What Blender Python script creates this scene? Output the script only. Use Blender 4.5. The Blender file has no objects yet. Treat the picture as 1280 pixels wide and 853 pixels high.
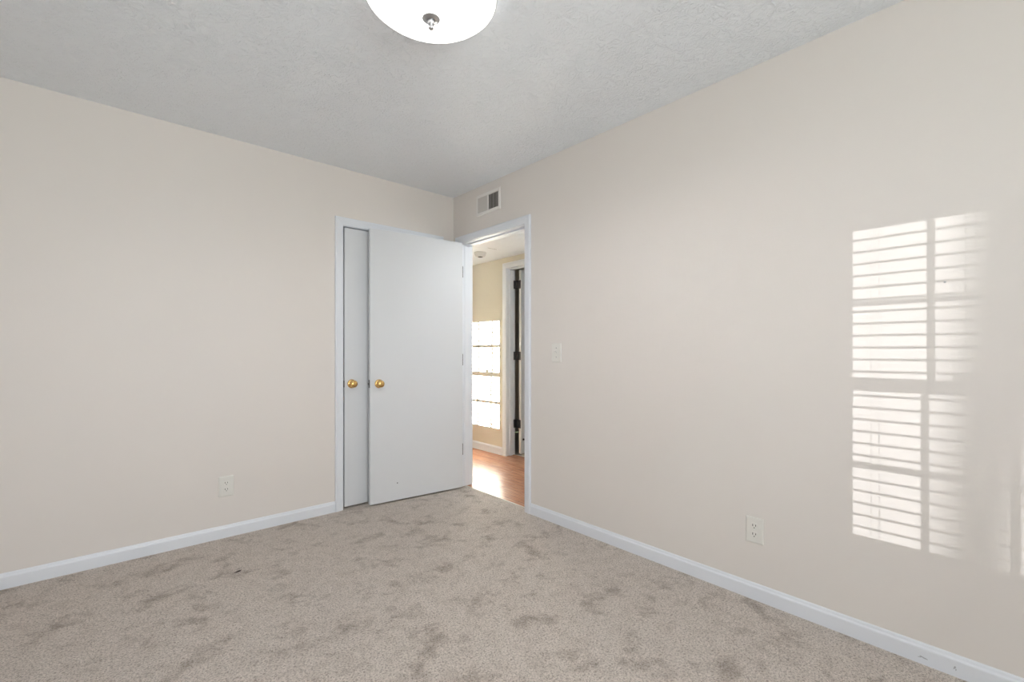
import bpy, bmesh, math, random
from mathutils import Vector, Matrix

S = bpy.context.scene
COL = S.collection
random.seed(4)

# ---------------------------------------------------------------- camera
cam_d = bpy.data.cameras.new('camera')
cam_d.sensor_fit = 'HORIZONTAL'
cam_d.sensor_width = 36.0
cam_d.lens = 571.6 / 1280.0 * 36.0
cam_d.shift_y = 13.0 / 1280.0
cam_d.clip_start = 0.02
cam = bpy.data.objects.new('camera', cam_d)
COL.objects.link(cam)
cam.location = (-2.2214, -3.2440, 1.1326)
cam.rotation_euler = (math.radians(90), 0, -math.atan2(0.6649, 0.7469))
S.camera = cam

# ---------------------------------------------------------------- world, sun, daylight, exposure
S.view_settings.view_transform = 'Standard'
S.view_settings.look = 'None'
S.view_settings.exposure = 0.06
S.view_settings.gamma = 1.0
S.view_settings.use_curve_mapping = False
S.cycles.use_denoising = True
S.cycles.max_bounces = 14
S.cycles.diffuse_bounces = 10
S.cycles.glossy_bounces = 4
S.cycles.transparent_max_bounces = 16
S.cycles.sample_clamp_indirect = 60.0

world = bpy.data.worlds.new('sky')
S.world = world
world.use_nodes = True
bg = world.node_tree.nodes['Background']
bg.inputs['Color'].default_value = (0.86, 0.93, 1.0, 1)
bg.inputs['Strength'].default_value = 1.0

SUN_DIR = Vector((1.0, -0.50, -0.126)).normalized()
sun_d = bpy.data.lights.new('sun', 'SUN')
sun_d.energy = 190.0
sun_d.color = (0.98, 0.985, 1.0)
sun_d.angle = math.radians(0.09)
sun = bpy.data.objects.new('sun', sun_d)
COL.objects.link(sun)
sun.rotation_euler = SUN_DIR.to_track_quat('-Z', 'Y').to_euler()
sun.location = (-8, 4, 4)


def area(name, loc, direction, sx, sy, power, color=(1, 1, 1)):
    d = bpy.data.lights.new(name, 'AREA')
    d.shape = 'RECTANGLE'
    d.size = sx
    d.size_y = sy
    d.energy = power
    d.color = color
    o = bpy.data.objects.new(name, d)
    COL.objects.link(o)
    o.location = loc
    o.rotation_euler = Vector(direction).to_track_quat('-Z', 'Y').to_euler()
    return o


# sky light entering through the near and far-room windows
area('daylight_near_window', (-2.965, -1.57, 1.39), (1, 0, 0), 0.66, 1.2, 3, (0.90, 0.96, 1.0))
area('rear_window_fill', (-2.05, -5.16, 1.39), (-0.75, 1, 0.45), 1.7, 1.2, 84, (0.90, 0.96, 1.0))  # turned up and left, added fill for the ceiling and left wall
area('daylight_far_room_window', (-2.965, 2.887, 1.39), (1, 0, 0), 0.66, 1.2, 2, (0.93, 0.97, 1.0))
# unseen fill lights added to brighten the hall and its door, no fixture
for hx_, hy_, pw_ in ((0.52, 2.1, 0.5), (0.45, -1.25, 18)):
    pl_d = bpy.data.lights.new('hall_fill', 'POINT')
    pl_d.energy = pw_
    pl_d.color = (0.9, 0.95, 1.0)
    pl_d.shadow_soft_size = 0.12
    pl = bpy.data.objects.new('hall_fill', pl_d)
    COL.objects.link(pl)
    pl.location = (hx_, hy_, 1.95)
# the light the bedroom's glass bowl throws down into the room
sp_d = bpy.data.lights.new('ceiling_lamp', 'SPOT')
sp_d.energy = 24
sp_d.color = (0.97, 0.985, 1.0)
sp_d.spot_size = math.radians(176)
sp_d.spot_blend = 0.6
sp_d.shadow_soft_size = 0.015
sp = bpy.data.objects.new('ceiling_lamp', sp_d)
COL.objects.link(sp)
sp.location = (-1.356, -1.840, 2.25)


# ---------------------------------------------------------------- materials
def lin(c):
    return tuple((v / 255 / 12.92) if v / 255 <= 0.04045 else ((v / 255 + 0.055) / 1.055) ** 2.4 for v in c)


def mat(name, color, rough=0.5, metal=0.0, spec=0.5, bump=None, vary=0.0, vscale=8.0):
    m = bpy.data.materials.new(name)
    m.use_nodes = True
    nt = m.node_tree
    b = nt.nodes['Principled BSDF']
    b.inputs['Base Color'].default_value = (*color, 1)
    b.inputs['Roughness'].default_value = rough
    b.inputs['Metallic'].default_value = metal
    b.inputs['Specular IOR Level'].default_value = spec
    tc = nt.nodes.new('ShaderNodeTexCoord')
    if vary:
        n = nt.nodes.new('ShaderNodeTexNoise')
        n.inputs['Scale'].default_value = vscale
        n.inputs['Detail'].default_value = 4
        nt.links.new(tc.outputs['Object'], n.inputs['Vector'])
        mx = nt.nodes.new('ShaderNodeMix')
        mx.data_type = 'RGBA'
        mx.inputs['A'].default_value = (*[c * (1 - vary) for c in color], 1)
        mx.inputs['B'].default_value = (*[min(1, c * (1 + vary)) for c in color], 1)
        nt.links.new(n.outputs['Fac'], mx.inputs['Factor'])
        nt.links.new(mx.outputs['Result'], b.inputs['Base Color'])
    if bump:
        sc, st, dist = bump
        n = nt.nodes.new('ShaderNodeTexNoise')
        n.inputs['Scale'].default_value = sc
        n.inputs['Detail'].default_value = 3
        nt.links.new(tc.outputs['Object'], n.inputs['Vector'])
        bp = nt.nodes.new('ShaderNodeBump')
        bp.inputs['Strength'].default_value = st
        bp.inputs['Distance'].default_value = dist
        nt.links.new(n.outputs['Fac'], bp.inputs['Height'])
        nt.links.new(bp.outputs['Normal'], b.inputs['Normal'])
    return m


M = {}
M['wall'] = mat('beige_wall_paint', (0.70, 0.66, 0.625), 0.75, 0, 0.25, bump=(160, 0.12, 0.002), vary=0.012, vscale=3)
M['hall_wall'] = mat('yellow_wall_paint', (0.62, 0.582, 0.492), 0.7, 0, 0.25, bump=(160, 0.12, 0.002))
M['room_wall'] = mat('pale_wall_paint', (0.68, 0.66, 0.62), 0.8, 0, 0.2, bump=(160, 0.1, 0.002))
M['trim'] = mat('white_trim_paint', (0.72, 0.745, 0.79), 0.35, 0, 0.4, bump=(40, 0.04, 0.002))
M['door'] = mat('white_door_paint', (0.65, 0.665, 0.685), 0.42, 0, 0.4, bump=(60, 0.05, 0.002))
M['plate'] = mat('ivory_plastic', (0.71, 0.695, 0.655), 0.3, 0, 0.5, vary=0.01)
M['vent'] = mat('vent_enamel', (0.74, 0.715, 0.69), 0.4, 0, 0.4, vary=0.01)
M['louver'] = mat('shaded_louver_enamel', (0.56, 0.53, 0.50), 0.5, 0, 0.4, vary=0.02)  # darker than the frame: shade among the fins put into the colour
M['dark'] = mat('dark_void', (0.02, 0.02, 0.02), 0.8, 0, 0.2, vary=0.1)
M['brass'] = mat('polished_brass', (0.80, 0.52, 0.20), 0.16, 1.0, 0.5, vary=0.05, vscale=30)
M['nickel'] = mat('brushed_nickel', (0.48, 0.48, 0.49), 0.35, 1.0, 0.5, vary=0.05, vscale=40)
M['hinge'] = mat('dull_steel', (0.15, 0.15, 0.15), 0.45, 0.7, 0.5, vary=0.08, vscale=40)
M['black_hinge'] = mat('dark_bronze', (0.06, 0.06, 0.06), 0.45, 0.4, 0.5, vary=0.1, vscale=40)
M['white_plastic'] = mat('white_plastic', (0.6, 0.6, 0.6), 0.4, 0, 0.5, vary=0.01)
M['blind'] = mat('white_blind_slat', (0.78, 0.78, 0.76), 0.5, 0, 0.4, vary=0.01)
M['rubber'] = mat('black_rubber', (0.02, 0.02, 0.02), 0.7, 0, 0.4, vary=0.1)
M['bark'] = mat('tree_bark', (0.12, 0.09, 0.06), 0.9, 0, 0.2, bump=(12, 0.6, 0.03), vary=0.3)
M['grass'] = mat('lawn', (0.16, 0.2, 0.09), 0.9, 0, 0.2, bump=(30, 0.4, 0.02), vary=0.3)
M['rim'] = mat('pale_glass_rim', (0.72, 0.73, 0.73), 0.2, 0, 0.6, vary=0.01)
M['pan'] = mat('white_metal_pan', (0.62, 0.62, 0.63), 0.3, 0.1, 0.5, vary=0.01)
M['strip'] = mat('pale_transition_strip', (0.62, 0.57, 0.50), 0.5, 0, 0.4, vary=0.05, vscale=60)
M['lint'] = mat('dark_lint', (0.06, 0.045, 0.04), 0.9, 0, 0.2, vary=0.2)
M['scuff'] = mat('grey_scuff', (0.42, 0.43, 0.46), 0.7, 0, 0.2, vary=0.2)


def ceiling_mat():
    m = mat('stomped_ceiling', (0.83, 0.865, 0.905), 0.85, 0, 0.2)
    nt = m.node_tree
    b = nt.nodes['Principled BSDF']
    tc = nt.nodes.new('ShaderNodeTexCoord')
    n1 = nt.nodes.new('ShaderNodeTexNoise')
    n1.inputs['Scale'].default_value = 9
    n1.inputs['Detail'].default_value = 2
    nt.links.new(tc.outputs['Object'], n1.inputs['Vector'])
    w = nt.nodes.new('ShaderNodeTexNoise')
    w.inputs['Scale'].default_value = 26
    w.inputs['Detail'].default_value = 4
    w.inputs['Roughness'].default_value = 0.65
    w.inputs['Distortion'].default_value = 2.2
    nt.links.new(tc.outputs['Object'], w.inputs['Vector'])
    r = nt.nodes.new('ShaderNodeValToRGB')
    r.color_ramp.elements[0].position = 0.45
    r.color_ramp.elements[1].position = 0.68
    nt.links.new(w.outputs['Fac'], r.inputs['Fac'])
    mu = nt.nodes.new('ShaderNodeMath')
    mu.operation = 'MULTIPLY'
    nt.links.new(r.outputs['Color'], mu.inputs[0])
    nt.links.new(n1.outputs['Fac'], mu.inputs[1])
    bp = nt.nodes.new('ShaderNodeBump')
    bp.inputs['Strength'].default_value = 0.7
    bp.inputs['Distance'].default_value = 0.010
    nt.links.new(mu.outputs[0], bp.inputs['Height'])
    nt.links.new(bp.outputs['Normal'], b.inputs['Normal'])
    return m


def carpet_mat():
    m = bpy.data.materials.new('cut_pile_carpet')
    m.use_nodes = True
    nt = m.node_tree
    b = nt.nodes['Principled BSDF']
    b.inputs['Roughness'].default_value = 0.95
    b.inputs['Specular IOR Level'].default_value = 0.1
    b.inputs['Sheen Weight'].default_value = 0.15
    b.inputs['Sheen Roughness'].default_value = 0.6
    tc = nt.nodes.new('ShaderNodeTexCoord')

    def noise(scale, det, rough=0.5, dist=0.0, src=None):
        n = nt.nodes.new('ShaderNodeTexNoise')
        n.inputs['Scale'].default_value = scale
        n.inputs['Detail'].default_value = det
        n.inputs['Roughness'].default_value = rough
        n.inputs['Distortion'].default_value = dist
        nt.links.new(src or tc.outputs['Object'], n.inputs['Vector'])
        return n.outputs['Fac']

    def ramp(src, p0, p1, c0, c1):
        r = nt.nodes.new('ShaderNodeValToRGB')
        r.color_ramp.elements[0].position = p0
        r.color_ramp.elements[1].position = p1
        r.color_ramp.elements[0].color = (*c0, 1)
        r.color_ramp.elements[1].color = (*c1, 1)
        nt.links.new(src, r.inputs['Fac'])
        return r.outputs['Color']

    def mul(a, c, fac=1.0):
        mx = nt.nodes.new('ShaderNodeMix')
        mx.data_type = 'RGBA'
        mx.blend_type = 'MULTIPLY'
        mx.inputs['Factor'].default_value = fac
        nt.links.new(a, mx.inputs['A'])
        nt.links.new(c, mx.inputs['B'])
        return mx.outputs['Result']

    fine = noise(260, 3, 0.7)
    tuft = noise(135, 3, 0.65, 0.5)
    blot = noise(6.0, 6, 0.68, 0.25)
    mott = noise(17, 3, 0.6)
    broad = noise(1.1, 2)
    base = ramp(fine, 0.34, 0.64, (0.55, 0.48, 0.425), (0.90, 0.81, 0.735))
    tf = ramp(tuft, 0.34, 0.54, (0.44, 0.415, 0.39), (1, 1, 1))
    bl = ramp(blot, 0.34, 0.475, (0.64, 0.615, 0.59), (1, 1, 1))
    mo = ramp(mott, 0.34, 0.56, (0.90, 0.89, 0.88), (1, 1, 1))
    br = ramp(broad, 0.3, 0.7, (0.95, 0.95, 0.95), (1, 1, 1))
    c = mul(mul(mul(mul(base, tf, 0.9), bl), br), mo)
    nt.links.new(c, b.inputs['Base Color'])
    ad = nt.nodes.new('ShaderNodeMath')
    ad.operation = 'ADD'
    nt.links.new(fine, ad.inputs[0])
    nt.links.new(tuft, ad.inputs[1])
    bp = nt.nodes.new('ShaderNodeBump')
    bp.inputs['Strength'].default_value = 0.8
    bp.inputs['Distance'].default_value = 0.008
    nt.links.new(ad.outputs[0], bp.inputs['Height'])
    nt.links.new(bp.outputs['Normal'], b.inputs['Normal'])
    return m


def wood_mat():
    m = bpy.data.materials.new('glossy_oak_planks')
    m.use_nodes = True
    nt = m.node_tree
    b = nt.nodes['Principled BSDF']
    b.inputs['Roughness'].default_value = 0.27
    b.inputs['Specular IOR Level'].default_value = 0.33
    tc = nt.nodes.new('ShaderNodeTexCoord')
    mp = nt.nodes.new('ShaderNodeMapping')
    mp.inputs['Rotation'].default_value = (0, 0, math.radians(90))
    nt.links.new(tc.outputs['Object'], mp.inputs['Vector'])
    br = nt.nodes.new('ShaderNodeTexBrick')
    br.inputs['Color1'].default_value = (0.48, 0.245, 0.15, 1)
    br.inputs['Color2'].default_value = (0.38, 0.18, 0.105, 1)
    br.inputs['Mortar'].default_value = (0.06, 0.025, 0.012, 1)
    br.inputs['Scale'].default_value = 1.0
    br.inputs['Mortar Size'].default_value = 0.0012
    br.inputs['Brick Width'].default_value = 0.7
    br.inputs['Row Height'].default_value = 0.057
    nt.links.new(mp.outputs['Vector'], br.inputs['Vector'])
    mp2 = nt.nodes.new('ShaderNodeMapping')
    mp2.inputs['Scale'].default_value = (60, 4, 4)
    nt.links.new(tc.outputs['Object'], mp2.inputs['Vector'])
    n = nt.nodes.new('ShaderNodeTexNoise')
    n.inputs['Scale'].default_value = 1.5
    n.inputs['Detail'].default_value = 5
    n.inputs['Distortion'].default_value = 0.6
    nt.links.new(mp2.outputs['Vector'], n.inputs['Vector'])
    r = nt.nodes.new('ShaderNodeValToRGB')
    r.color_ramp.elements[0].position = 0.3
    r.color_ramp.elements[1].position = 0.7
    r.color_ramp.elements[0].color = (0.6, 0.55, 0.5, 1)
    r.color_ramp.elements[1].color = (1.25, 1.2, 1.15, 1)
    nt.links.new(n.outputs['Fac'], r.inputs['Fac'])
    mx = nt.nodes.new('ShaderNodeMix')
    mx.data_type = 'RGBA'
    mx.blend_type = 'MULTIPLY'
    mx.inputs['Factor'].default_value = 1
    nt.links.new(br.outputs['Color'], mx.inputs['A'])
    nt.links.new(r.outputs['Color'], mx.inputs['B'])
    nt.links.new(mx.outputs['Result'], b.inputs['Base Color'])
    n2 = nt.nodes.new('ShaderNodeTexNoise')
    n2.inputs['Scale'].default_value = 6
    nt.links.new(tc.outputs['Object'], n2.inputs['Vector'])
    bp = nt.nodes.new('ShaderNodeBump')
    bp.inputs['Strength'].default_value = 0.05
    bp.inputs['Distance'].default_value = 0.01
    nt.links.new(n2.outputs['Fac'], bp.inputs['Height'])
    nt.links.new(bp.outputs['Normal'], b.inputs['Normal'])
    return m


def glow_mat():
    m = mat('lit_frosted_glass', (0.9, 0.9, 0.9), 0.2, 0, 0.5, vary=0.01)
    b = m.node_tree.nodes['Principled BSDF']
    b.inputs['Emission Color'].default_value = (1, 0.985, 0.96, 1)
    b.inputs['Emission Strength'].default_value = 2.6
    return m


def pane_mat(name, trans):
    m = bpy.data.materials.new(name)
    m.use_nodes = True
    nt = m.node_tree
    for n in list(nt.nodes):
        nt.nodes.remove(n)
    out = nt.nodes.new('ShaderNodeOutputMaterial')
    t = nt.nodes.new('ShaderNodeBsdfTransparent')
    g = nt.nodes.new('ShaderNodeBsdfGlossy')
    g.inputs['Roughness'].default_value = 0.05
    mx = nt.nodes.new('ShaderNodeMixShader')
    mx.inputs['Fac'].default_value = 0.05
    noise = nt.nodes.new('ShaderNodeTexNoise')
    noise.inputs['Scale'].default_value = 5
    r = nt.nodes.new('ShaderNodeValToRGB')
    r.color_ramp.elements[0].color = (trans * 0.97,) * 3 + (1,)
    r.color_ramp.elements[1].color = (trans,) * 3 + (1,)
    nt.links.new(noise.outputs['Fac'], r.inputs['Fac'])
    nt.links.new(r.outputs['Color'], t.inputs['Color'])
    nt.links.new(t.outputs[0], mx.inputs[1])
    nt.links.new(g.outputs[0], mx.inputs[2])
    nt.links.new(mx.outputs[0], out.inputs['Surface'])
    return m


M['ceiling'] = ceiling_mat()
M['carpet'] = carpet_mat()
M['wood'] = wood_mat()
M['glow'] = glow_mat()
M['pane'] = pane_mat('window_glass', 0.92)
M['dimmer'] = pane_mat('sun_dimming_sheet', 0.127)  # added layer that weakens the sun through the near window


# ---------------------------------------------------------------- mesh helpers
def box(bm, x0, x1, y0, y1, z0, z1, mtx=None):
    vs = [bm.verts.new((x, y, z)) for z in (z0, z1) for y in (y0, y1) for x in (x0, x1)]
    fs = [(0, 2, 3, 1), (4, 5, 7, 6), (0, 1, 5, 4), (2, 6, 7, 3), (0, 4, 6, 2), (1, 3, 7, 5)]
    for f in fs:
        bm.faces.new([vs[i] for i in f])
    if mtx is not None:
        bmesh.ops.transform(bm, matrix=mtx, verts=vs)
    return vs


def bev_box(bm, x0, x1, y0, y1, z0, z1, r=0.002, seg=2, mtx=None):
    t = bmesh.new()
    box(t, x0, x1, y0, y1, z0, z1)
    bmesh.ops.bevel(t, geom=t.edges[:], offset=r, segments=seg, profile=0.5, affect='EDGES')
    merge(bm, t, mtx)


def merge(bm, t, mtx=None):
    if mtx is not None:
        bmesh.ops.transform(t, matrix=mtx, verts=t.verts[:])
    me = bpy.data.meshes.new('tmp')
    t.to_mesh(me)
    t.free()
    bm.from_mesh(me)
    bpy.data.meshes.remove(me)


def lathe(bm, prof, seg=32, mtx=None):
    """prof: list of (radius, z) from bottom to top, axis z; capped at ends with r=0"""
    t = bmesh.new()
    rings = []
    for r, z in prof:
        if r < 1e-6:
            rings.append([t.verts.new((0, 0, z))])
        else:
            rings.append([t.verts.new((r * math.cos(2 * math.pi * i / seg), r * math.sin(2 * math.pi * i / seg), z)) for i in range(seg)])
    for a, b in zip(rings, rings[1:]):
        if len(a) == 1 and len(b) == 1:
            continue
        for i in range(seg):
            j = (i + 1) % seg
            if len(a) == 1:
                t.faces.new((a[0], b[i], b[j]))
            elif len(b) == 1:
                t.faces.new((a[i], b[0], a[j]))
            else:
                t.faces.new((a[i], b[i], b[j], a[j]))
    bmesh.ops.recalc_face_normals(t, faces=t.faces[:])
    for f in t.faces:
        f.smooth = True
    merge(bm, t, mtx)


def extrude_profile(bm, prof, p0, p1, nrm, up=Vector((0, 0, 1)), base=Vector((0, 0, 0))):
    """prof points (out, up) extruded from p0 to p1"""
    rows = []
    for p in (p0, p1):
        rows.append([bm.verts.new(Vector(p) + nrm * o + up * u) for o, u in prof])
    n = len(prof)
    for i in range(n):
        j = (i + 1) % n
        bm.faces.new((rows[0][i], rows[0][j], rows[1][j], rows[1][i]))
    bm.faces.new(rows[0])
    bm.faces.new(list(reversed(rows[1])))
    bmesh.ops.recalc_face_normals(bm, faces=bm.faces[:])


CASING = [(0, 0), (0, 0.009), (0.003, 0.012), (0.016, 0.0125), (0.030, 0.014), (0.043, 0.0175), (0.051, 0.018), (0.056, 0.015), (0.057, 0.010), (0.057, 0)]


def casing(bm, a0, a1, zt, fn, prof=CASING, z0=0.0):
    """mitred U of casing round an opening a0..a1 up to zt; fn(a, z, out) -> world"""
    path = [(a0, z0, -1, 0), (a0, zt, -1, 1), (a1, zt, 1, 1), (a1, z0, 1, 0)]
    rows = []
    for a, z, da, dz in path:
        rows.append([bm.verts.new(fn(a + da * u, z + dz * u, p)) for u, p in prof])
    n = len(prof)
    for r0, r1 in zip(rows, rows[1:]):
        for i in range(n):
            j = (i + 1) % n
            bm.faces.new((r0[i], r0[j], r1[j], r1[i]))
    bm.faces.new(rows[0])
    bm.faces.new(list(reversed(rows[-1])))
    bmesh.ops.recalc_face_normals(bm, faces=bm.faces[:])


def obj(name, bm, material, parent=None, loc=(0, 0, 0), rot=(0, 0, 0), label=None, smooth=False):
    me = bpy.data.meshes.new(name)
    bm.normal_update()
    bm.to_mesh(me)
    bm.free()
    if smooth:
        for p in me.polygons:
            p.use_smooth = True
    me.materials.append(M[material])
    o = bpy.data.objects.new(name, me)
    COL.objects.link(o)
    o.location = loc
    o.rotation_euler = rot
    if parent is not None:
        o.parent = parent
    if label:
        o['label'] = label
    return o


def thing(name, label, cat, loc=(0, 0, 0), rot=(0, 0, 0), group=None):
    o = bpy.data.objects.new(name, None)
    o.empty_display_size = 0.1
    COL.objects.link(o)
    o.location = loc
    o.rotation_euler = rot
    o['label'] = label
    o['category'] = cat
    if group:
        o['group'] = group
    return o


def struct(o, label=None, cat=None):
    o['kind'] = 'structure'
    if label:
        o['label'] = label
        o['category'] = cat
    return o


def struct_root(name, label, cat, loc=(0, 0, 0), rot=(0, 0, 0)):
    o = thing(name, label, cat, loc, rot)
    o['kind'] = 'structure'
    return o


# ---------------------------------------------------------------- room numbers
H = 2.44            # bedroom ceiling
HH = 2.15           # dropped hall ceiling
T = 0.115           # wall thickness
XN = -3.0           # window wall
YR = -5.2           # wall behind the camera
DY0, DY1, DZ = -0.889, -0.104, 2.030       # doorway in the right wall (clear)
CX0, CX1, CZ = -0.949, -0.170, 2.030       # closet opening in the left wall (clear)
HX = 1.03           # hall wall
HD0, HD1 = -0.28, 0.490                    # hall door opening
NR0, NR1 = 1.078, 1.860                    # doorway of the far room
FAR = 4.0


def wall_y(bm, x0, x1, y0, y1, z0, z1, op=None):
    """slab in x, thickness y0..y1, openings op [(a0,a1,b0,b1)] in x / z"""
    op = sorted(op or [])
    x = x0
    for a0, a1, b0, b1 in op:
        box(bm, x, a0, y0, y1, z0, z1)
        if b0 > z0:
            box(bm, a0, a1, y0, y1, z0, b0)
        if b1 < z1:
            box(bm, a0, a1, y0, y1, b1, z1)
        x = a1
    box(bm, x, x1, y0, y1, z0, z1)


def wall_x(bm, y0, y1, x0, x1, z0, z1, op=None):
    op = sorted(op or [])
    y = y0
    for a0, a1, b0, b1 in op:
        box(bm, x0, x1, y, a0, z0, z1)
        if b0 > z0:
            box(bm, x0, x1, a0, a1, z0, b0)
        if b1 < z1:
            box(bm, x0, x1, a0, a1, b1, z1)
        y = a1
    box(bm, x0, x1, y, y1, z0, z1)


J = 0.018   # jamb board thickness
# left wall with the closet opening
bm = bmesh.new()
wall_y(bm, XN, 0.0, 0.0, T, 0, H, [(CX0 - J, CX1 + J, 0, CZ + J)])
struct(obj('wall_left', bm, 'wall'))
# right wall, from behind the camera past the corner to the far room's doorway
bm = bmesh.new()
half = T * 0.5
wall_x(bm, YR, 0.0, 0.0, T - 0.002, 0, H, [(DY0 - J, DY1 + J, 0, DZ + J)])
struct(obj('wall_right', bm, 'wall'))
# hall face of that wall (yellow)
bm = bmesh.new()
wall_x(bm, -2.2, FAR, T - 0.002, T, 0, HH, [(DY0 - J, DY1 + J, 0, DZ + J), (NR0 - J, NR1 + J, 0, DZ + J)])
wall_x(bm, 0.0, FAR, 0.0, T - 0.002, 0, H, [(NR0 - J, NR1 + J, 0, DZ + J)])
struct(obj('wall_hall_near', bm, 'hall_wall'))
bm = bmesh.new()
wall_x(bm, -2.2, FAR, HX, HX + T, 0, HH + 0.1, [(HD0 - J, HD1 + J, 0, DZ + J)])
struct(obj('wall_hall', bm, 'hall_wall'))
bm = bmesh.new()
box(bm, T, HX, -2.3, -2.2, 0, HH)
struct(obj('wall_hall_end', bm, 'hall_wall'))
bm = bmesh.new()
box(bm, T, HX, FAR, FAR + 0.1, 0, HH)
struct(obj('wall_hall_back', bm, 'hall_wall'))

# window walls
WZ0, WZ1 = 0.785, 2.005
AY0, AY1 = -1.925, -1.212
BY0, BY1 = 2.534, 3.239
RX0, RX1 = -2.92, -1.18
FR = 0.045
bm = bmesh.new()
wall_x(bm, YR - 0.15, FAR + 0.1, XN - 0.15, XN, 0, H,
       [(AY0 - FR, AY1 + FR, WZ0 - FR, WZ1 + FR), (BY0 - FR, BY1 + FR, WZ0 - FR, WZ1 + FR)])
struct(obj('wall_near', bm, 'wall'))
bm = bmesh.new()
wall_y(bm, XN, T, YR - 0.15, YR, 0, H, [(RX0 - FR, RX1 + FR, WZ0 - FR, WZ1 + FR)])
struct(obj('wall_rear', bm, 'wall'))

# closet shell and far room shell
bm = bmesh.new()
box(bm, XN, 0.0, 0.66, 0.75, 0, H)
struct(obj('wall_partition', bm, 'room_wall'))
bm = bmesh.new()
box(bm, -1.4, -1.32, T, 0.66, 0, H)
struct(obj('wall_closet', bm, 'room_wall'))
bm = bmesh.new()
box(bm, XN, 0.0, FAR, FAR + 0.1, 0, H)
struct(obj('wall_far_room', bm, 'room_wall'))
# room behind the hall door
bm = bmesh.new()
box(bm, HX + T, 3.2, 1.5, 1.58, 0, H)
box(bm, HX + T, 3.2, -1.28, -1.2, 0, H)
box(bm, 3.2, 3.28, -1.28, 1.58, 0, H)
struct(obj('wall_side_room', bm, 'room_wall'))

# ceilings
bm = bmesh.new()
box(bm, XN, T - 0.002, YR, FAR, H, H + 0.1)
struct(obj('ceiling', bm, 'ceiling'))
bm = bmesh.new()
box(bm, T, HX, -2.2, FAR, HH, HH + 0.1)
hc = struct(obj('ceiling_hall', bm, 'ceiling'))
bm = bmesh.new()
box(bm, 0.585, 0.70, 0.2655, 0.2685, HH - 0.0015, HH)
obj('crack', bm, 'hinge', hc, label='thin dark crack line')
bm = bmesh.new()
box(bm, HX, 3.28, -1.28, 1.58, H, H + 0.1)
box(bm, T, HX + 0.01, -2.3, FAR + 0.1, H, H + 0.1)
struct(obj('ceiling_side_room', bm, 'room_wall'))

# floors
bm = bmesh.new()
nx, ny = 60, 80
box(bm, XN, 0.0, YR, 0.0, -0.05, 0.0)
box(bm, 0.0, 0.045, DY0 - J, DY1 + J, -0.05, 0.0)
box(bm, CX0 - J, CX1 + J, 0.0, T, -0.05, 0.0)
fl = struct(obj('floor', bm, 'carpet'))
bm = bmesh.new()
box(bm, T, HX, -2.2, FAR, -0.055, -0.004)
box(bm, 0.055, T, DY0 - J, DY1 + J, -0.055, -0.004)
box(bm, HX, HX + T, HD0 - J, HD1 + J, -0.055, -0.004)
struct(obj('floor_hall', bm, 'wood'))
bm = bmesh.new()
box(bm, HX + T, 3.2, -1.2, 1.5, -0.055, -0.002)
box(bm, XN, T, 0.75, FAR, -0.055, -0.004)
box(bm, XN, 0.0, T, 0.66, -0.055, -0.002)
struct(obj('floor_side_rooms', bm, 'strip'))
bm = bmesh.new()
bev_box(bm, 0.043, 0.058, DY0, DY1, -0.006, 0.002, 0.002)
struct(obj('trim_threshold', bm, 'strip'))

# baseboards
BASE = [(0, 0), (0.013, 0), (0.013, 0.054), (0.012, 0.058), (0.008, 0.063), (0.006, 0.070), (0.003, 0.074), (0, 0.074)]
bm = bmesh.new()
extrude_profile(bm, BASE, (XN, 0, 0), (CX0 - 0.0605, 0, 0), Vector((0, -1, 0)))
bl = struct(obj('baseboard_left', bm, 'trim'))
bm = bmesh.new()
extrude_profile(bm, BASE, (0, YR, 0), (0, DY0 - 0.0605, 0), Vector((-1, 0, 0)))
br_ = struct(obj('baseboard_right', bm, 'trim'))
bm = bmesh.new()
for y_, z_, hw_, hh_, ra in ((-2.999, 0.026, 0.012, 0.0022, 0.25), (-2.988, 0.024, 0.006, 0.0015, -0.3), (-3.080, 0.032, 0.0025, 0.006, 0.4), (-3.083, 0.026, 0.0015, 0.004, 0.1)):
    ring = []
    for k in range(12):
        t_ = 2 * math.pi * k / 12
        u_, v_ = hw_ * math.cos(t_), hh_ * math.sin(t_) * (1 + 0.35 * math.sin(3 * t_ + y_ * 90))
        ring.append((y_ + u_ * math.cos(ra) - v_ * math.sin(ra), z_ + u_ * math.sin(ra) + v_ * math.cos(ra)))
    va = [bm.verts.new((-0.01295, a_, b_)) for a_, b_ in ring]
    vb = [bm.verts.new((-0.0134, a_, b_)) for a_, b_ in ring]
    for k in range(12):
        j_ = (k + 1) % 12
        bm.faces.new((va[k], va[j_], vb[j_], vb[k]))
    bm.faces.new(vb)
    bm.faces.new(list(reversed(va)))
obj('scuff_mark', bm, 'scuff', br_, label='grey scuff marks')
BASEH = [(0, 0), (0.014, 0), (0.014, 0.070), (0.010, 0.080), (0.004, 0.087), (0, 0.087)]
bm = bmesh.new()
extrude_profile(bm, BASEH, (HX, HD1 + 0.0605, -0.004), (HX, FAR, -0.004), Vector((-1, 0, 0)))
struct(obj('baseboard_hall', bm, 'trim'))

# door frames: jambs + stops + casing, one trim each
REV = 0.003
bm = bmesh.new()
box(bm, CX0 - J, CX0, 0.0, T, 0, CZ)
box(bm, CX1, CX1 + J, 0.0, T, 0, CZ)
box(bm, CX0 - J, CX1 + J, 0.0, T, CZ, CZ + J)
tc_ = struct(obj('trim_closet', bm, 'trim'))
bm = bmesh.new()
casing(bm, CX0 - REV, CX1 + REV, CZ + REV, lambda a, z, p: (a, -p, z))
obj('casing', bm, 'trim', tc_)

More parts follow.
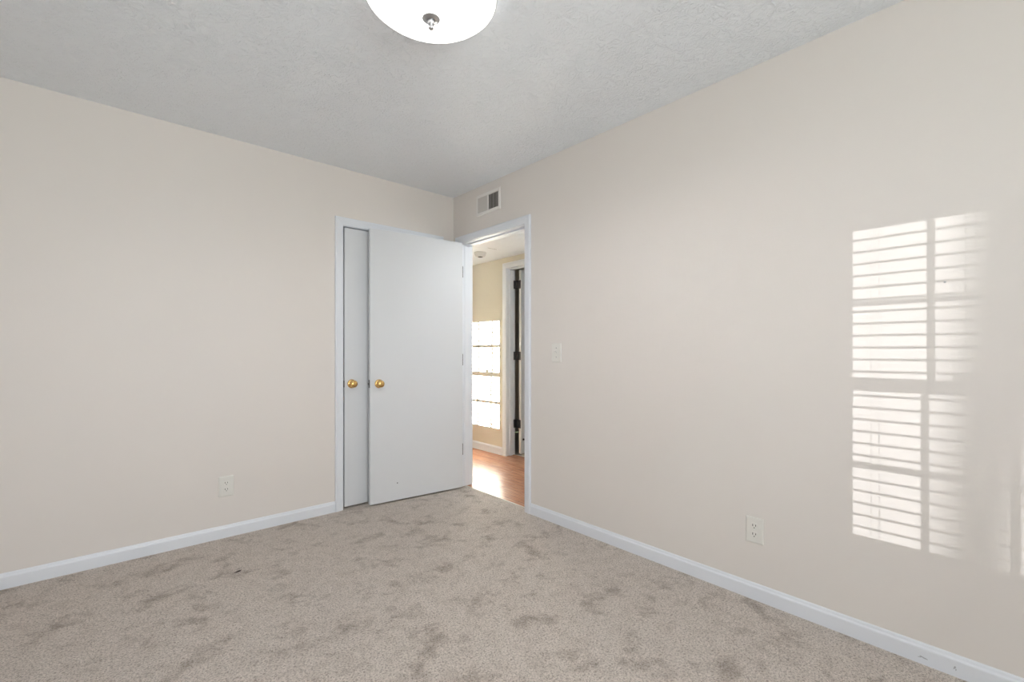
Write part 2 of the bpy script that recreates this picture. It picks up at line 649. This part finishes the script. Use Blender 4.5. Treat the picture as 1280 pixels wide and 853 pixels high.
bm = bmesh.new()
box(bm, 0.0, T, DY0 - J, DY0, 0, DZ)
box(bm, 0.0, T, DY1, DY1 + J, 0, DZ)
box(bm, 0.0, T, DY0 - J, DY1 + J, DZ, DZ + J)
td = struct(obj('trim_doorway', bm, 'trim'))
bm = bmesh.new()
box(bm, 0.040, 0.078, DY0, DY0 + 0.010, 0, DZ)
box(bm, 0.040, 0.078, DY1 - 0.003, DY1, 0, DZ)
box(bm, 0.040, 0.078, DY0 + 0.010, DY1 - 0.003, DZ - 0.010, DZ)
obj('door_stop_molding', bm, 'trim', td)
CASN = [(u * 0.0435 / 0.057, p) for u, p in CASING]
bm = bmesh.new()
casing(bm, DY0 - REV, DY1 + REV, DZ + REV, lambda a, z, p: (-p, a, z))
obj('casing', bm, 'trim', td)
bm = bmesh.new()
casing(bm, DY0 - REV, DY1 + REV, DZ + REV, lambda a, z, p: (T + p, a, z))
obj('casing', bm, 'trim', td)
bm = bmesh.new()
bev_box(bm, 0.006, 0.030, DY0 - 0.0005, DY0 + 0.0015, 0.868, 0.932, 0.0006)
obj('strike_plate', bm, 'hinge', td, label='dull steel strike plate')

bm = bmesh.new()
box(bm, HX, HX + T, HD0 - J, HD0, 0, DZ)
box(bm, HX, HX + T, HD1, HD1 + J, 0, DZ)
box(bm, HX, HX + T, HD0 - J, HD1 + J, DZ, DZ + J)
th = struct(obj('trim_hall_door', bm, 'trim'))
bm = bmesh.new()
box(bm, HX + 0.036, HX + 0.074, HD1 - 0.010, HD1, 0, DZ)
box(bm, HX + 0.036, HX + 0.074, HD0, HD0 + 0.010, 0, DZ)
box(bm, HX + 0.036, HX + 0.074, HD0 + 0.010, HD1 - 0.010, DZ - 0.010, DZ)
obj('door_stop_molding', bm, 'trim', th)
bm = bmesh.new()
casing(bm, HD0 - REV, HD1 + REV, DZ + REV, lambda a, z, p: (HX - p, a, z), z0=-0.004)
obj('casing', bm, 'trim', th)

bm = bmesh.new()
box(bm, 0.0, T, NR0 - J, NR0, 0, DZ)
box(bm, 0.0, T, NR1, NR1 + J, 0, DZ)
box(bm, 0.0, T, NR0 - J, NR1 + J, DZ, DZ + J)
struct(obj('trim_far_doorway', bm, 'trim'))


# ---------------------------------------------------------------- doors
def knob_bm(bm, length=0.055, r=0.0265, mtx=None):
    lathe(bm, [(0.009, 0.004), (0.0105, 0.010), (0.010, 0.020), (0.013, 0.024), (r * 0.78, length * 0.52), (r, length * 0.68), (r * 0.97, length * 0.84), (r * 0.72, length * 0.96), (r * 0.35, length), (0, length)], 32, mtx)


def rose_bm(bm, r=0.032, mtx=None):
    lathe(bm, [(0, 0), (r, 0), (r, 0.002), (r * 0.93, 0.005), (r * 0.6, 0.0075), (0.011, 0.009), (0, 0.009)], 32, mtx)


def hinge(parent, x, y, z, axis_mtx, material, h=0.092, label=None):
    """butt hinge: barrel of five knuckles with two leaves"""
    bm = bmesh.new()
    k = h / 5
    for i in range(5):
        r = 0.0058 if i % 2 == 0 else 0.0054
        lathe(bm, [(0, -h / 2 + i * k + 0.0003), (r, -h / 2 + i * k + 0.0006), (r, -h / 2 + (i + 1) * k - 0.0006), (0, -h / 2 + (i + 1) * k - 0.0003)], 14)
    lathe(bm, [(0, h / 2 - 0.001), (0.0045, h / 2), (0.003, h / 2 + 0.003), (0, h / 2 + 0.004)], 12)
    for p, q in axis_mtx:
        bev_box(bm, *p, *q, -h / 2, h / 2, 0.0006, 1)
    return obj('hinge', bm, material, parent, (x, y, z), label=label)


# open bedroom door: pivots at the left jamb, folded back towards the closet
LW, LT, LH = 0.771, 0.035, 2.018
PX, PY = -0.008, -0.1085          # hinge-pin line
ang = math.radians(5.6)
d1 = struct_root('door_1', 'open white flush bedroom door with brass knob folded back before the closet door', 'door', (PX, PY, 0.012), (0, 0, -ang))
# local frame: leaf runs along -x from 0; visible (hall-side) face at y=-0.0415, back face at y=-0.0065
bm = bmesh.new()
bev_box(bm, -LW - 0.002, -0.002, -0.0065 - LT, -0.0065, 0, LH, 0.0015, 2)
obj('door_leaf', bm, 'door', d1)
KX = -LW - 0.002 + 0.066
KZ = 0.895 - 0.012
mf = Matrix.Translation((KX, -0.0065 - LT, KZ)) @ Matrix.Rotation(math.radians(90), 4, 'X')
bm = bmesh.new()
knob_bm(bm, mtx=mf)
k1 = obj('door_knob', bm, 'brass', d1, label='polished brass knob')
bm = bmesh.new()
rose_bm(bm, mtx=mf)
obj('rosette', bm, 'brass', k1)
bm = bmesh.new()
bev_box(bm, -LW - 0.0032, -LW - 0.0018, -0.037, -0.012, KZ - 0.029, KZ + 0.029, 0.0005, 1)
lp = obj('latch_plate', bm, 'hinge', d1, label='dull steel latch plate')
bm = bmesh.new()
bev_box(bm, -LW - 0.011, -LW - 0.003, -0.032, -0.018, KZ - 0.008, KZ + 0.008, 0.002, 2)
obj('latch_bolt', bm, 'hinge', lp)
bm = bmesh.new()
lathe(bm, [(0, 0), (0.0045, 0), (0.004, 0.0008), (0, 0.0012)], 14, Matrix.Translation((-0.565, -0.0065 - LT, 0.128)) @ Matrix.Rotation(math.radians(90), 4, 'X'))
obj('screw_hole', bm, 'dark', d1, label='small dark hole near the bottom')
for z in (1.79, 1.063, 0.322):
    hinge(d1, 0.0, -0.036, z - 0.012, [((-0.028, 0.0), (-0.0012, 0.0012))], 'hinge', label='dull steel hinge')

# closet door
d2 = struct_root('door_2', 'closed white flush closet door half hidden behind the open bedroom door', 'door', (CX0 + 0.003, 0.008, 0.014))
bm = bmesh.new()
bev_box(bm, 0.0095, CX1 - CX0 - 0.006, 0, LT, 0, 2.010, 0.0015, 2)
obj('door_leaf', bm, 'door', d2)
mk = Matrix.Translation((0.062, 0.0, 0.898 - 0.014)) @ Matrix.Rotation(math.radians(90), 4, 'X')
bm = bmesh.new()
knob_bm(bm, mtx=mk)
k2 = obj('door_knob', bm, 'brass', d2, label='polished brass knob')
bm = bmesh.new()
rose_bm(bm, mtx=mk)
obj('rosette', bm, 'brass', k2)
bm = bmesh.new()
bev_box(bm, 0.0040, 0.0100, -0.0005, 0.008, 0.898 - 0.014 - 0.024, 0.898 - 0.014 + 0.024, 0.0005, 1)
obj('latch_plate', bm, 'hinge', d2, label='dull steel latch plate')

# hall door, opened into the side room
d3 = struct_root('door_3', 'white hall door standing open in its frame with three dark hinges', 'door', (1.1545, 0.4665, 0.016), (0, 0, 0))
bm = bmesh.new()
bev_box(bm, 0.006, 0.755, -0.0615, -0.0265, 0, 2.005, 0.0015, 2)
# raised lower and upper panels on the visible face
for x0 in (0.085, 0.425):
    for z0, z1 in ((0.22, 0.86), (1.02, 1.88)):
        bev_box(bm, x0, x0 + 0.25, -0.0645, -0.060, z0, z1, 0.002, 2)
obj('door_leaf', bm, 'door', d3)
for z in (1.865, 1.084, 0.339):
    hinge(d3, 0.0, 0.0, z - 0.016, [((-0.030, -0.0006), (0.0222, 0.0238)), ((-0.0015, 0.0015), (-0.0005, 0.0232)), ((0.0038, 0.0058), (-0.056, 0.0))], 'black_hinge', 0.092, 'dark bronze hinge')
bm = bmesh.new()
lathe(bm, [(0, 0), (0.011, 0), (0.011, 0.010), (0.008, 0.014), (0, 0.015)], 18, Matrix.Translation((0.037, -0.0615, 0.155)) @ Matrix.Rotation(math.radians(90), 4, 'X'))
obj('bumper', bm, 'rubber', d3, label='small black rubber bumper')


# ---------------------------------------------------------------- windows (beside and behind the camera)
def window_x(name, y0, y1, muntins, label, dimmer, valance=0.0):
    root = struct_root(name, label, 'window', (XN, (y0 + y1) / 2, WZ0))
    w = (y1 - y0) / 2
    h = WZ1 - WZ0
    mw = 0.007 if dimmer else 0.012
    rail0, rail1 = 1.371 - WZ0, 1.416 - WZ0
    bm = bmesh.new()
    for a, b, c, d in ((-w - FR, -w, -FR, h + FR), (w, w + FR, -FR, h + FR), (-w, w, -FR, 0), (-w, w, h, h + FR)):
        box(bm, -0.15, 0.012, a, b, c, d)
    obj('window_frame', bm, 'trim', root)
    for nm, xa, z0, z1 in (('upper_sash', -0.125, rail0, h), ('lower_sash', -0.092, 0, rail1)):
        bm = bmesh.new()
        box(bm, xa, xa + 0.03, -w, w, rail0 if nm == 'upper_sash' else rail0, rail1)
        for i in (1, 2):
            yc = muntins[i - 1] - (y0 + y1) / 2
            box(bm, xa + 0.006, xa + 0.024, yc - mw, yc + mw, z0, z1)
        zc = (rail1 + h) / 2 if nm == 'upper_sash' else rail0 / 2
        box(bm, xa + 0.006, xa + 0.024, -w, w, zc - mw - 0.001, zc + mw + 0.001)
        s = obj(nm, bm, 'trim', root)
        bm = bmesh.new()
        box(bm, xa + 0.013, xa + 0.016, -w, w, z0, z1)
        obj('pane', bm, 'pane', s)
    bm = bmesh.new()
    bev_box(bm, -0.085, -0.062, -0.03, 0.03, rail1, rail1 + 0.02, 0.004)
    obj('sash_lock', bm, 'hinge', root)
    if dimmer:
        bm = bmesh.new()
        box(bm, -0.148, -0.147, -w, w, 0, h)
        obj('sun_dimmer', bm, 'dimmer', root)  # unseen sheet added to dim the sun patch on the right wall
    # two inch blind, slats open
    bm = bmesh.new()
    z = 0.03
    while z < h - 0.03 - valance:
        box(bm, 0.018, 0.066, -w - 0.01, w + 0.01, z - 0.0015, z + 0.0015)
        z += 0.047
    bl_ = obj('blind', bm, 'blind', root)
    bm = bmesh.new()
    bev_box(bm, 0.014, 0.070, -w - 0.02, w + 0.02, h - valance, h + 0.05, 0.003)
    obj('headrail', bm, 'blind', bl_)
    bm = bmesh.new()
    for yc in (0.19, -0.07, -0.325):
        for dx in (0.017, 0.067):
            box(bm, dx - 0.001, dx + 0.001, yc - 0.001, yc + 0.001, 0, h)
    obj('cord', bm, 'blind', bl_)
    return root


window_x('window_1', AY0, AY1, (-1.685, -1.462), 'sash window with open white blind beside the camera', True)
window_x('window_2', BY0, BY1, (2.815, 3.066), 'sash window with open white blind in the far room', False, 0.03)
root = struct_root('window_3', 'wide window in the wall behind the camera', 'window', ((RX0 + RX1) / 2, YR, WZ0))
w = (RX1 - RX0) / 2
h = WZ1 - WZ0
bm = bmesh.new()
for a, b, c, d in ((-w - FR, -w, -FR, h + FR), (w, w + FR, -FR, h + FR), (-w, w, -FR, 0), (-w, w, h, h + FR), (-0.03, 0.03, 0, h)):
    box(bm, a, b, -0.15, 0.012, c, d)
obj('window_frame', bm, 'trim', root)
bm = bmesh.new()
box(bm, -w, w, -0.08, -0.076, 0, h)
obj('pane', bm, 'pane', root)

# ---------------------------------------------------------------- outdoors: ground and the trunk that shades the window
bm = bmesh.new()
box(bm, -120, 40, -60, 90, -0.8, -0.6)
struct(obj('ground', bm, 'grass'))
bm = bmesh.new()
pts = []
for i in range(27):
    z = -0.7 + i * 0.5
    f_ = (z - 10.08 - 0.4) / 1.2
    yc = 40.0 - 3.13 - 0.10 * f_
    rr = max(0.062, 0.086 + 0.030 * f_) if z > 9.5 else 0.062 + (9.5 - z) * 0.008
    pts.append((yc + 0.012 * math.sin(i * 1.7), z, min(rr, 0.16)))
prev = None
for yc, z, rr in pts:
    ring = [bm.verts.new((-80 + rr * math.cos(2 * math.pi * k / 14), yc + rr * math.sin(2 * math.pi * k / 14), z)) for k in range(14)]
    if prev:
        for k in range(14):
            bm.faces.new((prev[k], prev[(k + 1) % 14], ring[(k + 1) % 14], ring[k]))
    else:
        bm.faces.new(list(reversed(ring)))
    prev = ring
bm.faces.new(prev)
tr = obj('tree_trunk', bm, 'bark', smooth=True)
struct(tr, 'bare leaning tree trunk standing outdoors', 'tree')


# ---------------------------------------------------------------- ceiling light
cl = thing('ceiling_light', 'round flush-mount ceiling light with a glowing white glass bowl', 'ceiling light', (-1.356, -1.840, H))
bm = bmesh.new()
lathe(bm, [(0, -0.048), (0.205, -0.048), (0.214, -0.044), (0.216, -0.036), (0.206, -0.020), (0.190, -0.006), (0.186, 0), (0, 0)], 64)
obj('base_pan', bm, 'pan', cl)
bm = bmesh.new()
prof = []
for i in range(15):
    a = i / 14 * math.radians(62)
    prof.append((0.229 * math.sin(a) / math.sin(math.radians(62)), -0.128 + 0.072 * (1 - math.cos(a)) / (1 - math.cos(math.radians(62)))))
prof += [(0.2315, -0.052), (0.229, -0.049), (0.224, -0.050), (0, -0.050)]
lathe(bm, prof, 72)
obj('glass_bowl', bm, 'glow', cl, label='glowing white glass bowl')
bm = bmesh.new()
lathe(bm, [(0, -0.1335), (0.010, -0.1335), (0.024, -0.1315), (0.031, -0.128), (0.032, -0.1255), (0, -0.1245)], 32)
fp = obj('finial_plate', bm, 'nickel', cl, label='brushed nickel disc')
bm = bmesh.new()
lathe(bm, [(0, -0.1655), (0.005, -0.165), (0.0088, -0.161), (0.0092, -0.157), (0.0068, -0.152), (0.0060, -0.150), (0.0105, -0.147), (0.0118, -0.143), (0.0105, -0.138), (0.015, -0.1334), (0, -0.1334)], 24)
obj('finial', bm, 'nickel', fp)

bm = bmesh.new()
lathe(bm, [(0.2300, -0.0535), (0.2330, -0.0530), (0.2352, -0.0500), (0.2345, -0.0470), (0.2310, -0.0460), (0.2290, -0.0485), (0.2300, -0.0535)], 72)
obj('rim', bm, 'rim', cl, label='pale glass rim')

# ---------------------------------------------------------------- air vent above the doorway
av = thing('air_vent', 'beige metal supply vent with vertical fins high above the doorway', 'air vent', (0, -0.474, 2.288), (0, 0, math.radians(-90)))
# local: x to the left in the picture reversed, y = into wall; plate on y=0 facing -y
VW, VH = 0.148, 0.083
bm = bmesh.new()
fr = [(-VW, -VH, 0.0), (VW, -VH, 0.0), (VW, VH, 0.0), (-VW, VH, 0.0)]


def frame_ring(bm, rects):
    rows = []
    for hw, hh, y in rects:
        rows.append([bm.verts.new(p) for p in ((-hw, y, -hh), (hw, y, -hh), (hw, y, hh), (-hw, y, hh))])
    for a, b in zip(rows, rows[1:]):
        for i in range(4):
            j = (i + 1) % 4
            bm.faces.new((a[i], a[j], b[j], b[i]))
    bmesh.ops.recalc_face_normals(bm, faces=bm.faces[:])


frame_ring(bm, [(VW, VH, 0.0), (VW, VH, -0.003), (VW - 0.005, VH - 0.005, -0.008), (VW - 0.022, VH - 0.022, -0.008), (VW - 0.026, VH - 0.026, -0.005), (VW - 0.026, VH - 0.026, 0.0)])
obj('frame', bm, 'vent', av)
iw, ih = VW - 0.026, VH - 0.026
bm = bmesh.new()
box(bm, -iw, iw, -0.0012, -0.0004, -ih, ih)
obj('backing', bm, 'dark', av)
bm = bmesh.new()
box(bm, -0.006, 0.006, -0.0085, -0.001, -ih, ih)
obj('center_bar', bm, 'vent', av)


def louvers(x0, x1, a):
    bm = bmesh.new()
    n = 9
    for i in range(n):
        x = x0 + (x1 - x0) * (i + 0.5) / n
        box(bm, -0.0075, 0.0075, -0.0004, 0.0004, -ih, ih, Matrix.Translation((x, -0.0055, 0)) @ Matrix.Rotation(a, 4, 'Z'))
    return bm


obj('louver_bank', louvers(-iw, -0.006, math.radians(24)), 'louver', av)
obj('louver_bank', louvers(0.006, iw, math.radians(-28)), 'louver', av)


# ---------------------------------------------------------------- outlets and switch
def plate_bm(w, h):
    bm = bmesh.new()
    rows = []
    for hw, hh, y in ((w, h, 0), (w, h, -0.002), (w - 0.0022, h - 0.0022, -0.0048), (w - 0.006, h - 0.006, -0.006)):
        rows.append([bm.verts.new(p) for p in ((-hw, y, -hh), (hw, y, -hh), (hw, y, hh), (-hw, y, hh))])
    for a, b in zip(rows, rows[1:]):
        for i in range(4):
            j = (i + 1) % 4
            bm.faces.new((a[i], a[j], b[j], b[i]))
    bm.faces.new(rows[-1])
    bm.faces.new(list(reversed(rows[0])))
    bmesh.ops.recalc_face_normals(bm, faces=bm.faces[:])
    return bm


def face_disc(bm, zc, y0, y1):
    # duplex receptacle face: circle with flattened top and bottom
    n = 28
    ring = []
    for k in range(n):
        t = 2 * math.pi * k / n
        ring.append((0.0172 * math.cos(t), max(-0.0143, min(0.0143, 0.0172 * math.sin(t)))))
    a = [bm.verts.new((x, y0, zc + z)) for x, z in ring]
    b = [bm.verts.new((x, y1, zc + z)) for x, z in ring]
    c = [bm.verts.new((x * 0.94, y1 - 0.0006, zc + z * 0.94)) for x, z in ring]
    for p, q in ((a, b), (b, c)):
        for k in range(n):
            j = (k + 1) % n
            bm.faces.new((p[k], p[j], q[j], q[k]))
    bm.faces.new(c)
    bmesh.ops.recalc_face_normals(bm, faces=bm.faces[:])


def screw_bm(z, r=0.0033):
    bm = bmesh.new()
    lathe(bm, [(0, 0.0), (r, 0.0), (r * 0.9, 0.0007), (0, 0.0011)], 16, Matrix.Translation((0, -0.0059, z)) @ Matrix.Rotation(math.radians(90), 4, 'X'))
    return bm


def outlet(label, loc, rot, w, h):
    o = thing('wall_outlet', label, 'electrical outlet', loc, rot, 'duplex outlets low on the walls')
    obj('cover_plate', plate_bm(w, h), 'plate', o)
    for zc in (0.0195, -0.0195):
        bm = bmesh.new()
        face_disc(bm, zc, -0.0055, -0.0075)
        rc = obj('receptacle', bm, 'plate', o)
        for x, hh in ((-0.0063, 0.0048), (0.0063, 0.0040)):
            bm = bmesh.new()
            box(bm, x - 0.0014, x + 0.0014, -0.00835, -0.0078, zc + 0.0035 - hh, zc + 0.0035 + hh)
            obj('slot', bm, 'dark', rc, label='dark blade slot')
        bm = bmesh.new()
        lathe(bm, [(0, 0), (0.0024, 0), (0.0024, 0.0005), (0, 0.0005)], 14, Matrix.Translation((0, -0.0078, zc - 0.0075)) @ Matrix.Rotation(math.radians(90), 4, 'X'))
        obj('ground_hole', bm, 'dark', rc, label='dark round ground hole')
    obj('screw', screw_bm(0), 'plate', o)
    return o


RW = math.radians(-90)     # facing -x on the right wall
outlet('ivory duplex outlet low on the left wall beside the closet', (-1.669, 0, 0.310), (0, 0, 0), 0.040, 0.0615)
outlet('ivory duplex outlet low on the bare right wall left of the sunlit patch', (0, -2.420, 0.315), (0, 0, RW), 0.038, 0.0590)

sw = thing('light_switch', 'ivory toggle light switch on the right wall beside the doorway', 'light switch', (0, -1.192, 1.125), (0, 0, RW))
obj('cover_plate', plate_bm(0.042, 0.0625), 'plate', sw)
bm = bmesh.new()
bev_box(bm, -0.0052, 0.0052, -0.0068, -0.0055, -0.012, 0.012, 0.0005, 1)
tg0 = obj('toggle_slot', bm, 'vent', sw)
bm = bmesh.new()
bev_box(bm, -0.0042, 0.0042, -0.016, 0.002, -0.0045, 0.0045, 0.0014, 2, Matrix.Translation((0, -0.0065, 0.0)) @ Matrix.Rotation(math.radians(-28), 4, 'X'))
obj('toggle', bm, 'plate', tg0)
for z in (0.030, -0.030):
    obj('screw', screw_bm(z), 'hinge', sw)

# ---------------------------------------------------------------- smoke detector in the hall
sd = thing('smoke_detector', 'round white smoke detector on the hall ceiling seen through the doorway', 'smoke detector', (0.665, 0.490, HH))
bm = bmesh.new()
lathe(bm, [(0, -0.012), (0.062, -0.012), (0.064, -0.010), (0.064, 0), (0, 0)], 40)
obj('base', bm, 'white_plastic', sd)
bm = bmesh.new()
lathe(bm, [(0, -0.044), (0.030, -0.044), (0.044, -0.042), (0.052, -0.036), (0.058, -0.024), (0.060, -0.012), (0, -0.012)], 40)
obj('cover', bm, 'white_plastic', sd)
bm = bmesh.new()
lathe(bm, [(0, -0.0462), (0.024, -0.0462), (0.026, -0.0438), (0, -0.0438)], 28)
obj('grille', bm, 'dark', sd, label='dark sounder grille')

# ---------------------------------------------------------------- small stray marks
bm = bmesh.new()
a = bmesh.new()
bmesh.ops.create_uvsphere(a, u_segments=10, v_segments=6, radius=1)
for v in a.verts:
    v.co.x *= 0.016 * (1 + 0.3 * math.sin(v.co.y * 5))
    v.co.y *= 0.005
    v.co.z *= 0.003
merge(bm, a, Matrix.Rotation(math.radians(18), 4, 'Z'))
o = obj('lint_speck', bm, 'lint', loc=(-1.712, -0.559, 0.004))
o['label'] = 'small dark speck of lint lying on the carpet near the left wall'
o['category'] = 'lint'
bm = bmesh.new()
lathe(bm, [(0, 0), (0.0035, 0), (0.003, 0.0012), (0, 0.0018)], 12, Matrix.Rotation(math.radians(-90), 4, 'Y'))
o = obj('nail', bm, 'nickel', loc=(0, -3.054, 1.378))
o['label'] = 'tiny nail head in the right wall within the sunlit patch'
o['category'] = 'nail'
